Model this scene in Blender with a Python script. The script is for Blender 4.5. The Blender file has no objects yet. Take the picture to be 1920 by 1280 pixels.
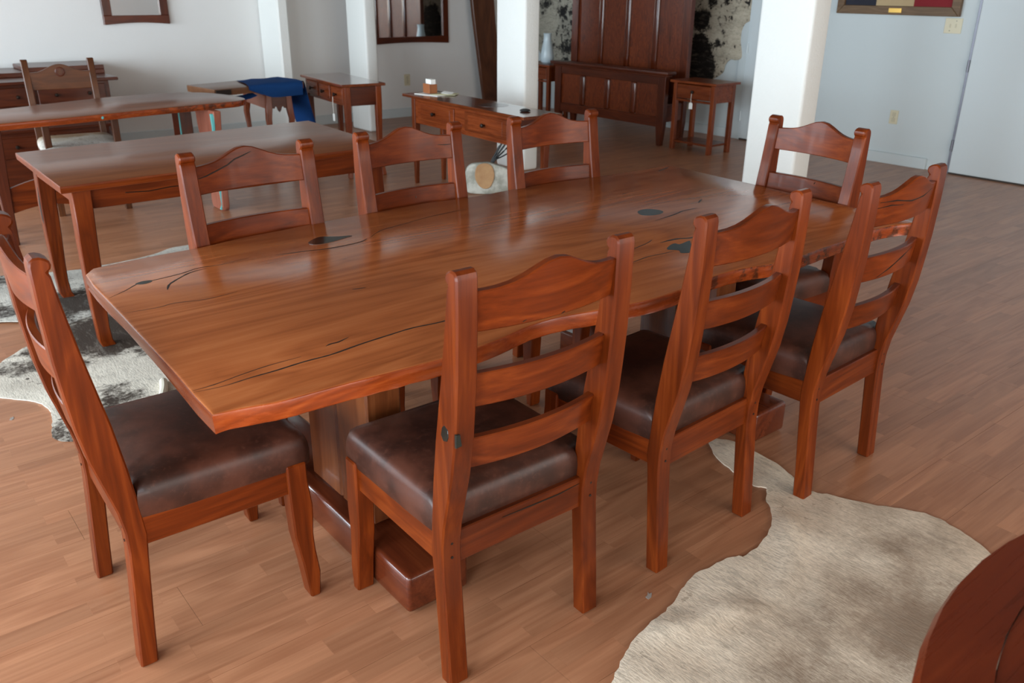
import bpy, bmesh, math, random
from mathutils import Vector, Matrix
from mathutils.geometry import tessellate_polygon

# ------------------------------------------------------------------ camera, light, exposure
SC = bpy.context.scene
COL = SC.collection
R_ = math.radians
CAM_H, AZ, PITCH, ROLL, FPX = 1.541, R_(51.0), 0.3961, 0.0086, 1593.73
d0 = Vector((math.cos(AZ), math.sin(AZ), 0)); r0 = Vector((math.sin(AZ), -math.cos(AZ), 0))
fw = d0 * math.cos(PITCH) + Vector((0, 0, -math.sin(PITCH)))
u0 = d0 * math.sin(PITCH) + Vector((0, 0, math.cos(PITCH)))
rt = r0 * math.cos(ROLL) + u0 * math.sin(ROLL); up = u0 * math.cos(ROLL) - r0 * math.sin(ROLL)
cam = bpy.data.cameras.new('camera'); co = bpy.data.objects.new('camera', cam); COL.objects.link(co)
M = Matrix((rt, up, -fw)).transposed().to_4x4(); M.translation = (0, 0, CAM_H); co.matrix_world = M
cam.lens = FPX / 1920 * 36; cam.sensor_width = 36; cam.clip_start = 0.02; cam.clip_end = 60
cam.dof.use_dof = True; cam.dof.focus_distance = 2.3; cam.dof.aperture_fstop = 6.3
SC.camera = co
SC.view_settings.view_transform = 'Standard'; SC.view_settings.look = 'None'
SC.view_settings.gamma = 1; SC.view_settings.use_curve_mapping = False
SC.view_settings.exposure = 0.66

w = bpy.data.worlds.new('daylight'); SC.world = w; w.use_nodes = True
w.node_tree.nodes['Background'].inputs[0].default_value = (0.72, 0.86, 1.0, 1)
w.node_tree.nodes['Background'].inputs[1].default_value = 1.5

def area(name, loc, rot, sx, sy, power, col):
    l = bpy.data.lights.new(name, 'AREA'); l.shape = 'RECTANGLE'; l.size = sx; l.size_y = sy
    l.energy = power; l.color = col
    o = bpy.data.objects.new(name, l); COL.objects.link(o); o.location = loc; o.rotation_euler = rot
    return o
X0, X1, Y0, Y1, ZC = -3.4, 7.95, -3.4, 9.45, 2.9
WINL = [(-1.2, 2.2), (1.9, 2.2), (5.0, 2.2), (7.7, 2.0)]        # centre y, width : glazed left side
WINF = [(-0.6, 2.0), (2.0, 2.0), (4.6, 2.0)]                    # centre x, width : assumed behind the camera, for fill
DAY = (0.78, 0.91, 1.0)
for cy, wd in WINL:
    area('window_daylight', (X0 + 0.12, cy, 1.5), (0, R_(-90), 0), 2.1, wd - 0.1, 150 * wd / 2.2, DAY)
for cx, wd in WINF:
    area('window_daylight', (cx, Y0 + 0.12, 1.5), (R_(90), 0, 0), wd - 0.1, 2.1, 46, (1.0, 0.90, 0.78))  # warm fill light added from behind the camera

# ------------------------------------------------------------------ helpers
rnd = random.Random(7)
def lin(c):
    return tuple(((v / 255) / 12.92 if v / 255 <= 0.04045 else ((v / 255 + 0.055) / 1.055) ** 2.4) for v in c) + (1,)

class NT:
    def __init__(s, name):
        s.m = bpy.data.materials.new(name); s.m.use_nodes = True; s.t = s.m.node_tree
        s.p = s.t.nodes['Principled BSDF']
    def n(s, typ, **kw):
        o = s.t.nodes.new(typ)
        for k, v in kw.items(): setattr(o, k, v)
        return o
    def l(s, a, b): s.t.links.new(a, b)
    def val(s, sock, v):
        if hasattr(v, 'is_output') or isinstance(v, bpy.types.NodeSocket): s.l(v, sock)
        else: sock.default_value = v
    def math(s, op, a, b=0.0, c=None, clamp=False):
        o = s.n('ShaderNodeMath', operation=op); o.use_clamp = clamp
        s.val(o.inputs[0], a); s.val(o.inputs[1], b)
        if c is not None: s.val(o.inputs[2], c)
        return o.outputs[0]
    def mix(s, f, a, b, mode='MIX'):
        o = s.n('ShaderNodeMix', data_type='RGBA', blend_type=mode)
        s.val(o.inputs[0], f); s.val(o.inputs[6], a); s.val(o.inputs[7], b)
        return o.outputs[2]
    def noise(s, vec, scale, detail=4, rough=0.55, dist=0.0):
        o = s.n('ShaderNodeTexNoise'); s.l(vec, o.inputs['Vector'])
        o.inputs['Scale'].default_value = scale; o.inputs['Detail'].default_value = detail
        o.inputs['Roughness'].default_value = rough; o.inputs['Distortion'].default_value = dist
        return o.outputs['Fac']
    def step(s, v, lo, hi):
        o = s.n('ShaderNodeMapRange', interpolation_type='SMOOTHSTEP'); s.val(o.inputs[0], v)
        o.inputs[1].default_value = lo; o.inputs[2].default_value = hi
        return o.outputs[0]
    def obj(s): return s.n('ShaderNodeTexCoord').outputs['Object']
    def pos(s): return s.n('ShaderNodeNewGeometry').outputs['Position']
    def mapv(s, vec, scale, loc=None):
        o = s.n('ShaderNodeMapping'); s.l(vec, o.inputs[0]); o.inputs['Scale'].default_value = scale
        if loc is not None: s.val(o.inputs['Location'], loc)
        return o.outputs[0]
    def bump(s, h, strength, dist=0.002):
        o = s.n('ShaderNodeBump'); o.inputs['Strength'].default_value = strength
        o.inputs['Distance'].default_value = dist; s.l(h, o.inputs['Height']); s.l(o.outputs[0], s.p.inputs['Normal'])
    def fin(s, color, rough=0.5, spec=0.5, metal=0.0, coat=0.0, coatr=0.1):
        s.val(s.p.inputs['Base Color'], color); s.val(s.p.inputs['Roughness'], rough)
        s.p.inputs['Specular IOR Level'].default_value = spec; s.p.inputs['Metallic'].default_value = metal
        s.p.inputs['Coat Weight'].default_value = coat; s.p.inputs['Coat Roughness'].default_value = coatr
        return s.m

def plain(name, rgb, rough=0.5, spec=0.5, metal=0.0, coat=0.0):
    t = NT(name); return t.fin(lin(rgb), rough, spec, metal, coat)

def wood(name, dark, mid, light, axis='x', rough=0.27, coat=0.25, fig=7.0, streak=0.5, size=1.0, rw=0.22, spec=0.34, coatr=0.12):
    t = NT(name)
    rn = t.n('ShaderNodeObjectInfo').outputs['Random']
    off = t.n('ShaderNodeCombineXYZ'); 
    for i, k in enumerate((13.0, 7.0, 29.0)): t.l(t.math('MULTIPLY', rn, k), off.inputs[i])
    a = {'x': (0.16, 1, 1), 'y': (1, 0.16, 1), 'z': (1, 1, 0.16)}[axis]
    b = {'x': (0.03, 1, 1), 'y': (1, 0.03, 1), 'z': (1, 1, 0.03)}[axis]
    v1 = t.mapv(t.obj(), [k / size for k in a], off.outputs[0]); v2 = t.mapv(t.obj(), [k / size for k in b], off.outputs[0])
    n1 = t.noise(v1, 5.0, 3, 0.5, 0.9)
    ring = t.math('PINGPONG', t.math('MULTIPLY', n1, fig), 0.5)
    ring = t.math('MULTIPLY', ring, 2.0)
    fine = t.noise(v2, 90.0, 5, 0.65)
    band = t.noise(v1, 2.2, 4, 0.6, 0.5)
    f = t.math('ADD', t.math('MULTIPLY', ring, rw), t.math('ADD', 0.21 - rw / 2, t.math('MULTIPLY', fine, 0.58)))
    c = t.n('ShaderNodeValToRGB'); t.l(f, c.inputs[0])
    e = c.color_ramp.elements
    e[0].position = 0.12; e[0].color = lin(dark); e[1].position = 0.88; e[1].color = lin(light)
    m = e.new(0.5); m.color = lin(mid)
    dk = tuple(k * 0.36 for k in lin(dark)[:3]) + (1,)
    st = t.math('MULTIPLY', t.step(band, 0.56, 0.72), t.math('MULTIPLY', t.step(fine, 0.30, 0.62), streak))
    col = t.mix(st, c.outputs[0], dk)
    # each board differs a little in tone
    hs = t.n('ShaderNodeHueSaturation'); t.l(col, hs.inputs['Color'])
    t.l(t.math('ADD', 0.82, t.math('MULTIPLY', rn, 0.30)), hs.inputs['Value'])
    t.bump(fine, 0.06, 0.001)
    return t.fin(hs.outputs[0], t.math('ADD', rough - 0.05, t.math('MULTIPLY', fine, 0.1)), spec, 0, coat, coatr)

def add_bark(m):
    nt = m.node_tree; N = nt.nodes; P = N['Principled BSDF']; src = P.inputs['Base Color'].links[0].from_socket
    t = NT.__new__(NT); t.m, t.t, t.p = m, nt, P
    p = t.pos(); sx = t.n('ShaderNodeSeparateXYZ'); t.l(p, sx.inputs[0])
    k = t.math('MULTIPLY', t.step(sx.outputs[0], 1.55, 2.1), t.step(t.noise(p, 26, 5, .7), .47, .60))
    t.l(t.mix(t.math('MULTIPLY', k, .8), src, lin((52, 30, 18))), P.inputs['Base Color'])
def smooth(me, ang=35):
    me.polygons.foreach_set('use_smooth', [True] * len(me.polygons))
    try: me.set_sharp_from_angle(angle=R_(ang))
    except Exception: pass

def obj(name, bm, mat, parent=None, ang=35, loc=None):
    bmesh.ops.recalc_face_normals(bm, faces=bm.faces)
    me = bpy.data.meshes.new(name); bm.to_mesh(me); bm.free()
    for m in (mat if isinstance(mat, (list, tuple)) else [mat]): me.materials.append(m)
    smooth(me, ang)
    o = bpy.data.objects.new(name, me); COL.objects.link(o)
    if parent: o.parent = parent
    if loc: o.location = loc
    return o

def tag(o, label, cat, group=None):
    o['label'] = label; o['category'] = cat
    if group: o['group'] = group
    return o
def thing(name, label, cat, loc=(0, 0, 0), rz=0.0, group=None):
    o = bpy.data.objects.new(name, None); COL.objects.link(o); o.empty_display_size = 0.1
    o.location = loc; o.rotation_euler = (0, 0, rz)
    return tag(o, label, cat, group)
def struct(name, bm, mat, parent=None, ang=35):
    o = obj(name, bm, mat, parent, ang)
    if not parent: o['kind'] = 'structure'
    return o

def sharp_bevel(bm, off, seg=1, lim=30):
    if off <= 0: return bm
    bmesh.ops.recalc_face_normals(bm, faces=bm.faces)
    ed = [e for e in bm.edges if len(e.link_faces) == 2 and e.calc_face_angle(0) > R_(lim)]
    bmesh.ops.bevel(bm, geom=ed, offset=off, segments=seg, profile=0.5, affect='EDGES', clamp_overlap=True)
    return bm

def box(x0, x1, y0, y1, z0, z1, bev=0.003, bm=None, seg=1):
    own = bmesh.new()
    vs = [own.verts.new((x, y, z)) for x in (x0, x1) for y in (y0, y1) for z in (z0, z1)]
    for f in ((0, 1, 3, 2), (4, 6, 7, 5), (0, 4, 5, 1), (2, 3, 7, 6), (0, 2, 6, 4), (1, 5, 7, 3)):
        own.faces.new([vs[i] for i in f])
    sharp_bevel(own, bev, seg)
    return merge(bm, own)

def merge(bm, own):
    if bm is None: return own
    me = bpy.data.meshes.new('tmp'); own.to_mesh(me); own.free(); bm.from_mesh(me); bpy.data.meshes.remove(me)
    return bm

def prism(poly, a, b, axis='x', bev=0.003, bm=None, seg=1, lim=30):
    """poly: 2-D outline, pulled from a to b along the axis (x: outline is y,z; y: x,z; z: x,y)."""
    own = bmesh.new()
    def P(p, k): return {'x': (k, p[0], p[1]), 'y': (p[0], k, p[1]), 'z': (p[0], p[1], k)}[axis]
    A = [own.verts.new(P(p, a)) for p in poly]; B = [own.verts.new(P(p, b)) for p in poly]
    n = len(poly)
    own.faces.new(A); own.faces.new(B[::-1])
    for i in range(n): own.faces.new((A[i], A[(i + 1) % n], B[(i + 1) % n], B[i]))
    sharp_bevel(own, bev, seg, lim)
    return merge(bm, own)

def rings(loops, cap=True, bm=None):
    own = bmesh.new(); V = [[own.verts.new(p) for p in lp] for lp in loops]; n = len(loops[0])
    for a, b in zip(V, V[1:]):
        for i in range(n): own.faces.new((a[i], a[(i + 1) % n], b[(i + 1) % n], b[i]))
    if cap: own.faces.new(V[0][::-1]); own.faces.new(V[-1])
    return merge(bm, own)

def lathe(prof, seg=20, c=(0, 0, 0), bm=None):
    return rings([[(c[0] + r * math.cos(2 * math.pi * k / seg), c[1] + r * math.sin(2 * math.pi * k / seg), c[2] + z) for k in range(seg)] for r, z in prof], True, bm)

def tube(pts, rad, seg=8, bm=None):
    pts = [Vector(p) for p in pts]; L = []
    rad = rad if isinstance(rad, (list, tuple)) else [rad] * len(pts)
    for i, p in enumerate(pts):
        t = (pts[min(i + 1, len(pts) - 1)] - pts[max(i - 1, 0)]).normalized()
        a = t.orthogonal().normalized(); b = t.cross(a)
        L.append([p + (a * math.cos(2 * math.pi * k / seg) + b * math.sin(2 * math.pi * k / seg)) * rad[i] for k in range(seg)])
    return rings(L, True, bm)

def catmull(pts, n=6, closed=False):
    out = []; N = len(pts)
    for i in range(N if closed else N - 1):
        g = (lambda k: pts[k % N]) if closed else (lambda k: pts[max(0, min(N - 1, k))])
        p0, p1, p2, p3 = g(i - 1), g(i), g(i + 1), g(i + 2)
        for k in range(n):
            t = k / n
            out.append(tuple(0.5 * ((2 * p1[j]) + (-p0[j] + p2[j]) * t + (2 * p0[j] - 5 * p1[j] + 4 * p2[j] - p3[j]) * t * t + (-p0[j] + 3 * p1[j] - 3 * p2[j] + p3[j]) * t ** 3) for j in range(len(p1))))
    if not closed: out.append(tuple(pts[-1]))
    return out

def ribbon(path, width, z, bm=None, th=0.0006, jag=0.0):
    """A tapering flat sliver (resin filled crack) lying on a horizontal face."""
    own = bmesh.new(); P = catmull(path, 5); n = len(P); L, Rr = [], []
    for i, p in enumerate(P):
        t = Vector(P[min(i + 1, n - 1)]) - Vector(P[max(i - 1, 0)]); t = Vector((t.x, t.y)).normalized()
        s = width * min(1.0, 4.0 * min(i + 0.6, n - 0.4 - i) / n) * (1 + jag * rnd.uniform(-1, 1))
        L.append((p[0] - t.y * s, p[1] + t.x * s)); Rr.append((p[0] + t.y * s, p[1] - t.x * s))
    va = [own.verts.new((x, y, z)) for x, y in L]; vb = [own.verts.new((x, y, z)) for x, y in Rr]
    wa = [own.verts.new((x, y, z - 0.002)) for x, y in L]; wb = [own.verts.new((x, y, z - 0.002)) for x, y in Rr]
    for i in range(n - 1):
        own.faces.new((va[i], va[i + 1], vb[i + 1], vb[i]))
        own.faces.new((va[i], wa[i], wa[i + 1], va[i + 1])); own.faces.new((vb[i], vb[i + 1], wb[i + 1], wb[i]))
    return merge(bm, own)

def copy_tree(o, parent=None):
    c = o.copy(); COL.objects.link(c)
    if parent: c.parent = parent
    for ch in list(o.children): copy_tree(ch, c)
    return c

# ------------------------------------------------------------------ materials
RED = ((56, 19, 5), (100, 39, 9), (134, 61, 19))
W_X = wood('mesquite_rails', *RED, 'x', 0.32, 0.04, 6, 0.45, 0.8, 0.24, 0.2, 0.06)
W_Y = wood('mesquite_depth', *RED, 'y', 0.32, 0.04, 6, 0.45, 0.8, 0.24, 0.2, 0.06)
W_Z = wood('mesquite_posts', *RED, 'z', 0.32, 0.04, 6, 0.35, 0.8, 0.24, 0.2, 0.06)
TOP = wood('mesquite_slab', (110, 53, 22), (150, 83, 43), (172, 104, 60), 'x', 0.22, 0.05, 9, 0.42, 1.5, 0.26)
EDGE = wood('mesquite_live_edge', (76, 28, 10), (138, 58, 20), (170, 84, 34), 'x', 0.27, 0.08, 8, 0.5, 0.9)
add_bark(EDGE)
ENDG = wood('shaded_end_grain', (62, 24, 10), (96, 42, 19), (120, 58, 30), 'y', 0.24, 0.1, 6, 0.4, 1.0, 0.2)  # end grain, darkened to carry the shade on the slab's ends
TOP2 = wood('table_top_wood', (92, 48, 26), (122, 70, 41), (144, 90, 56), 'x', 0.3, 0.08, 6, 0.5, 1.4)
DK = ((46, 17, 7), (78, 31, 13), (104, 48, 21))
D_X = wood('dark_wood_across', *DK, 'x', 0.3, 0.08, 6, 0.3, 0.9)
D_Y = wood('dark_wood_deep', *DK, 'y', 0.3, 0.08, 6, 0.3, 0.9)
D_Z = wood('dark_wood_upright', *DK, 'z', 0.3, 0.08, 6, 0.3, 0.9)
BURL = wood('figured_panel', (52, 18, 8), (98, 41, 17), (124, 60, 28), 'z', 0.32, 0.08, 12, 0.6, 0.3, 0.42)
C_Y = wood('console_wood_deep', (70, 28, 10), (110, 48, 19), (138, 69, 32), 'y', 0.28, 0.08, 6, 0.4, 0.9)
C_TOP = wood('console_top_wood', (66, 27, 11), (100, 46, 20), (126, 64, 32), 'y', 0.16, 0.3, 6, 0.4, 0.9, 0.22, 0.45, 0.05)
C_Z = wood('console_wood_upright', (70, 28, 10), (110, 48, 19), (138, 69, 32), 'z', 0.28, 0.08, 6, 0.3, 0.9)
TREST = wood('trestle_wood', (66, 30, 14), (104, 54, 26), (136, 80, 44), 'z', 0.3, 0.2, 6, 0.5, 0.9)
FOOTW = wood('trestle_foot_wood', (52, 20, 10), (86, 36, 18), (112, 54, 28), 'y', 0.22, 0.4, 6, 0.4, 0.9)
ROUNDW = wood('round_table_wood', (58, 17, 5), (98, 35, 12), (122, 50, 19), 'x', 0.28, 0.05, 6, 0.5, 1.2)
RESIN = plain('black_resin', (24, 28, 24), 0.22, 0.5)
CRACK = plain('dark_crack', (30, 18, 12), 0.4, 0.4)
TURQ = plain('turquoise_inlay', (86, 160, 158), 0.3, 0.5)
IRON = plain('black_iron', (22, 21, 20), 0.5, 0.5)
KNOB = plain('dark_bronze', (38, 28, 22), 0.35, 0.5, 0.6)
STRING = plain('white_string', (225, 222, 215), 0.8)
PAPER = plain('white_card', (236, 236, 232), 0.7)
BRASS = plain('brass_plate', (196, 158, 84), 0.3, 0.5, 0.9)
STEEL = plain('hinge_steel', (120, 120, 128), 0.4, 0.5, 0.7)
IVORY = plain('ivory_plastic', (206, 198, 170), 0.4)
SOCKET = plain('dark_slots', (60, 55, 50), 0.6)

def leather():
    t = NT('brown_leather'); o = t.obj()
    n = t.noise(o, 9, 4); f = t.noise(o, 260, 3, 0.6); sp = t.noise(o, 70, 3, 0.6)
    c = t.mix(t.step(n, 0.35, 0.7), lin((50, 27, 20)), lin((82, 46, 34)))
    c = t.mix(t.math('MULTIPLY', t.step(sp, 0.5, 0.75), 0.4), c, lin((94, 58, 46)))
    t.bump(f, 0.12, 0.001)
    return t.fin(c, 0.4, 0.4, 0, 0.0, 0.3)
LEATHER = leather()

def stucco(name, rgb, s=70, k=0.35, d=0.004):
    t = NT(name); p = t.pos(); n = t.noise(p, s, 4, 0.6); b = t.noise(p, 1.2, 2)
    c = t.mix(t.math('MULTIPLY', b, 0.25), lin(rgb), lin(tuple(int(v * 0.93) for v in rgb)))
    t.bump(n, k, d); return t.fin(c, 0.75, 0.3)
WALLM = stucco('white_wall_paint', (222, 221, 219), 60, 0.22)
PILL = stucco('white_stucco', (230, 231, 227), 75, 0.5, 0.006)
WALLX = stucco('smooth_white_paint', (200, 209, 211), 40, 0.08)
CEIL = stucco('ceiling_low_bounce_grey', (128, 120, 110), 50, 0.3)  # unseen ceiling toned grey to cut bounced light
DOORP = stucco('door_paint', (206, 215, 218), 30, 0.06)

def laminate():
    t = NT('laminate_strip_floor'); p = t.pos()
    br = t.n('ShaderNodeTexBrick'); br.offset = 0.37; br.offset_frequency = 2; br.squash = 1.0
    t.l(p, br.inputs['Vector'])
    br.inputs['Color1'].default_value = (0, 0, 0, 1); br.inputs['Color2'].default_value = (1, 1, 1, 1); br.inputs['Mortar'].default_value = (0.42, 0.42, 0.42, 1)
    br.inputs['Scale'].default_value = 1.0; br.inputs['Mortar Size'].default_value = 0.0006; br.inputs['Brick Width'].default_value = 0.43; br.inputs['Row Height'].default_value = 0.065
    sep = t.n('ShaderNodeSeparateColor'); t.l(br.outputs['Color'], sep.inputs[0]); tone = sep.outputs[0]
    off = t.n('ShaderNodeCombineXYZ'); t.l(t.math('MULTIPLY', tone, 17.0), off.inputs[1]); t.l(t.math('MULTIPLY', tone, 5.0), off.inputs[0])
    v = t.mapv(p, (0.1, 1, 1), off.outputs[0]); v2 = t.mapv(p, (0.03, 1, 1), off.outputs[0])
    g = t.math('PINGPONG', t.math('MULTIPLY', t.noise(v, 7, 3, 0.5, 0.6), 6.0), 0.5); g = t.math('MULTIPLY', g, 2.0)
    fine = t.noise(v2, 110, 4, 0.6)
    f = t.math('ADD', t.math('MULTIPLY', g, 0.35), t.math('MULTIPLY', fine, 0.65))
    c = t.mix(f, lin((140, 88, 60)), lin((187, 133, 99)))
    hs = t.n('ShaderNodeHueSaturation'); t.l(c, hs.inputs['Color'])
    t.l(t.math('ADD', 0.88, t.math('MULTIPLY', tone, 0.24)), hs.inputs['Value'])
    return t.fin(hs.outputs[0], 0.32, 0.45)
FLOORM = laminate()

def hide(name, base, alt, dark, blobs, nz, speck, soft=0.05, spk=(38, 0.66)):
    """Cowhide: pale ground with grey-brown shading, dark patches of their own shape, specks, short hair."""
    t = NT(name); p = t.pos()
    n = t.noise(p, 2.2, 4, 0.6); n2 = t.noise(p, 9, 5, 0.65); n3 = t.noise(p, 70, 3, 0.6); hv = t.mapv(p, (1, 0.25, 1)); h = t.noise(hv, 160, 4, 0.7)
    c = t.mix(t.step(n, 0.38, 0.66), lin(base), lin(alt))
    c = t.mix(t.math('MULTIPLY', t.step(h, 0.42, 0.72), 0.5), c, tuple(k * 0.55 for k in lin(alt)[:3]) + (1,))
    m = None
    for (bx, by, bz, r) in blobs:
        d = t.n('ShaderNodeVectorMath', operation='DISTANCE'); t.l(p, d.inputs[0]); d.inputs[1].default_value = (bx, by, bz)
        v = t.math('SUBTRACT', t.math('ADD', r, t.math('MULTIPLY', t.math('ADD', t.math('SUBTRACT', n2, 0.5), t.math('MULTIPLY', t.math('SUBTRACT', n3, 0.5), 0.45)), nz)), d.outputs['Value'])
        v = t.step(v, -soft, soft); m = v if m is None else t.math('MAXIMUM', m, v)
    sp = t.step(t.noise(p, spk[0], 2, 0.5), spk[1], spk[1] + 0.04); sp = t.math('MULTIPLY', sp, t.step(n, 0.44, 0.54)); sp = t.math('MULTIPLY', sp, speck)
    m = sp if m is None else t.math('MAXIMUM', m, sp)
    c = t.mix(m, c, lin(dark))
    mo = t.noise(hv, 34, 5, 0.75)
    c = t.mix(t.math('MULTIPLY', t.step(mo, 0.50, 0.66), 0.42), c, tuple(k * 0.42 for k in lin(alt)[:3]) + (1,))
    t.bump(h, 0.5, 0.004)
    return t.fin(c, 0.75, 0.25)

# ------------------------------------------------------------------ room shell
def sub(name, x0, x1, y0, y1, z0, z1, mat, parent=None, bev=0.0):
    return struct(name, box(x0, x1, y0, y1, z0, z1, bev), mat, parent)
floor = struct('floor', box(X0, X1, Y0, Y1, -0.12, -0.006, 0), plain('subfloor', (70, 40, 26), 0.8))
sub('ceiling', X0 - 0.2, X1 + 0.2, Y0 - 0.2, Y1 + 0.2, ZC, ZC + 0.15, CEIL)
sub('wall_back', X0 - 0.2, X1 + 0.2, Y1, Y1 + 0.2, -0.12, ZC, WALLM)
sub('wall_right', X1, X1 + 0.2, Y0, Y1, -0.12, ZC, WALLX)
def window_wall(side):
    """A wall with openings, a glazed window in each."""
    bm = bmesh.new()
    wins = WINL if side == 'left' else WINF
    lo, hi = (Y0, Y1) if side == 'left' else (X0, X1)
    def b(a0, a1, z0, z1, d0=-0.2, d1=0.0, bmm=None):
        if side == 'left': return box(X0 + d0, X0 + d1, a0, a1, z0, z1, 0, bmm)
        return box(a0, a1, Y0 + d0, Y0 + d1, z0, z1, 0, bmm)
    b(lo, hi, -0.12, 0.35, bmm=bm); b(lo, hi, 2.6, ZC, bmm=bm)
    c = lo
    for k, wd in wins:
        b(c, k - wd / 2, 0.35, 2.6, bmm=bm); c = k + wd / 2
    b(c, hi, 0.35, 2.6, bmm=bm)
    struct('wall_' + side, bm, WALLM)
    glass = NT('window_glass'); glass.p.inputs['Transmission Weight'].default_value = 1.0
    gm = glass.fin((0.95, 0.98, 1, 1), 0.0)
    for i, (k, wd) in enumerate(wins):
        fr = bmesh.new(); a0, a1 = k - wd / 2, k + wd / 2
        for q in ((a0, a0 + 0.06, 0.35, 2.6), (a1 - 0.06, a1, 0.35, 2.6), (a0, a1, 0.35, 0.41), (a0, a1, 2.54, 2.6), (k - 0.025, k + 0.025, 0.41, 2.54)):
            b(*q, -0.14, -0.06, fr)
        wo = struct('window_%d' % (i + 1 + (0 if side == 'left' else len(WINL))), fr, plain('window_frame_paint', (225, 225, 222), 0.5))
        struct('pane', b(a0 + 0.06, a1 - 0.06, 0.41, 2.54, -0.104, -0.098), gm, wo)
window_wall('left'); window_wall('front')

# floor boards: the ones that show largest each a part, the rest one part
BL, BW = 1.29, 0.195
def px(P):
    v = Vector(P) - Vector((0, 0, CAM_H)); d = v.dot(fw)
    return (960 + FPX * v.dot(rt) / d, 640 - FPX * v.dot(up) / d, d) if d > 0.3 else None
plank_me = None; shown = []; rest = bmesh.new()
for r in range(int((Y1 - Y0) / BW) + 1):
    y0 = Y0 + r * BW
    sh = (r * 0.37 % 1.0) * BL
    c = X0 - sh
    while c < X1:
        q = [px((c + a * BL, y0 + b * BW, 0)) for a in (0, 0.5, 1) for b in (0, 1)]
        full = c >= X0 and c + BL <= X1 and y0 + BW <= Y1
        vis = full and any(k and -30 < k[0] < 1950 and -30 < k[1] < 1310 for k in q)
        if vis: shown.append((min(k[2] for k in q if k), c, y0))
        else:
            a, b = max(c, X0), min(c + BL, X1); yy = min(y0 + BW, Y1)
            if b - a > 0.01 and yy - y0 > 0.01: box(a + 0.0005, b - 0.0005, y0 + 0.0005, yy - 0.0005, -0.006, 0, 0.0, rest)
        c += BL
shown.sort()
for k, (d, x, y) in enumerate(shown):
    if k >= 300: box(x + 0.0005, x + BL - 0.0005, y + 0.0005, y + BW - 0.0005, -0.006, 0, 0, rest); continue
    if plank_me is None:
        o = obj('plank', box(0.0004, BL - 0.0004, 0.0004, BW - 0.0004, -0.006, 0, 0), FLOORM, floor, loc=(x, y, 0)); plank_me = o.data
    else:
        o = bpy.data.objects.new('plank', plank_me); COL.objects.link(o); o.parent = floor; o.location = (x, y, 0)
o = obj('plank_field', rest, FLOORM, floor); o['kind'] = 'stuff'

# baseboards, wall end, pillars, doors
sub('baseboard_back', 4.36, X1, Y1 - 0.018, Y1, 0, 0.11, WALLX, None, 0.003)
sub('baseboard_left', X0, 4.05, Y1 - 0.018, Y1, 0, 0.11, WALLX, None, 0.003)
sub('baseboard_right', X1 - 0.026, X1, 3.74, 4.9, 0, 0.1, WALLX, None, 0.003)
sub('baseboard_bed', X1 - 0.026, X1, 6.0, Y1 - 0.018, 0, 0.1, WALLX, None, 0.003)
def pillar(name, x, y, a, b):
    struct(name, box(x, x + b, y - a, y, 0, ZC, 0.025, None, 4), PILL)
pillar('pillar', 4.89, 6.30, 0.40, 0.17)
pillar('pillar', 4.90, 9.035, 0.41, 0.146)
pillar('pillar', 5.20, 3.775, 0.42, 0.20)
sub('wall_divider', 4.062, 4.19, 8.97, Y1, 0, ZC, PILL, None, 0.02)
def door(name, y0, y1, hinges, seam=None):
    d = sub(name, X1 - 0.028, X1 - 0.004, y0, y1, 0.014, 2.1, DOORP, None, 0.003)
    obj('gap_shade_strip', box(X1 - 0.03, X1 - 0.002, y0, y1, 0.0, 0.013, 0), plain('painted_gap_shade', (58, 50, 44), 0.8), d)  # solid dark strip, paints the shade under the door
    hy = y1 + 0.012
    obj('hinge_edge', box(X1 - 0.024, X1 - 0.002, hy - 0.012, hy + 0.012, 0, 2.1, 0.002), seam or STEEL, d)
    for z in hinges:
        obj('hinge', tube([(X1 - 0.03, hy, z - 0.05), (X1 - 0.03, hy, z + 0.05)], 0.011), seam or STEEL, d)
    k = obj('door_knob', lathe([(0.012, 0), (0.012, 0.03), (0.028, 0.04), (0.03, 0.055), (0.018, 0.07), (0.004, 0.072)], 16), STEEL, d)
    k.rotation_euler = (0, R_(-90), 0); k.location = (X1 - 0.028, y0 + 0.08, 1.0)
    return d
door('door_1', 2.6, 3.52, (0.25, 0.93, 1.85))
door('door_2', 5.11, 5.84, (0.25, 0.95, 1.85), DOORP)
sub('trim_1', X1 - 0.02, X1, 5.865, 5.96, 0, 2.15, WALLX, None, 0.003)
sub('trim_2', X1 - 0.02, X1, 5.03, 5.09, 0, 2.15, WALLX, None, 0.003)

# ------------------------------------------------------------------ main table
NEAR = [(.476, 1.522), (.527, 1.516), (.596, 1.498), (.66, 1.493), (.762, 1.488), (.869, 1.479), (.989, 1.471), (1.068, 1.472), (1.165, 1.484), (1.285, 1.508), (1.381, 1.506), (1.494, 1.480), (1.573, 1.465), (1.675, 1.452), (1.796, 1.457), (1.918, 1.473), (2.022, 1.477), (2.102, 1.468), (2.208, 1.443), (2.296, 1.434), (2.44, 1.447), (2.561, 1.452), (2.752, 1.463), (2.861, 1.465), (2.937, 1.455), (3.03, 1.427), (3.06, 1.45)]
RIGHT = [(3.068, 1.694), (3.09, 1.994), (3.105, 2.2), (3.12, 2.5), (3.135, 2.64)]
FAR = [(3.118, 2.688), (3.047, 2.69), (2.928, 2.689), (2.818, 2.695), (2.621, 2.709), (2.415, 2.730), (2.243, 2.734), (2.023, 2.722), (1.85, 2.738), (1.751, 2.748), (1.485, 2.735), (1.321, 2.73), (1.174, 2.712), (1.012, 2.702), (.892, 2.675), (.836, 2.673), (.71, 2.669), (.574, 2.655), (.535, 2.642)]
LEFT = [(.512, 2.60), (.503, 2.478), (.501, 2.336), (.498, 2.189), (.490, 1.923), (.484, 1.734), (.478, 1.622)]
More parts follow.
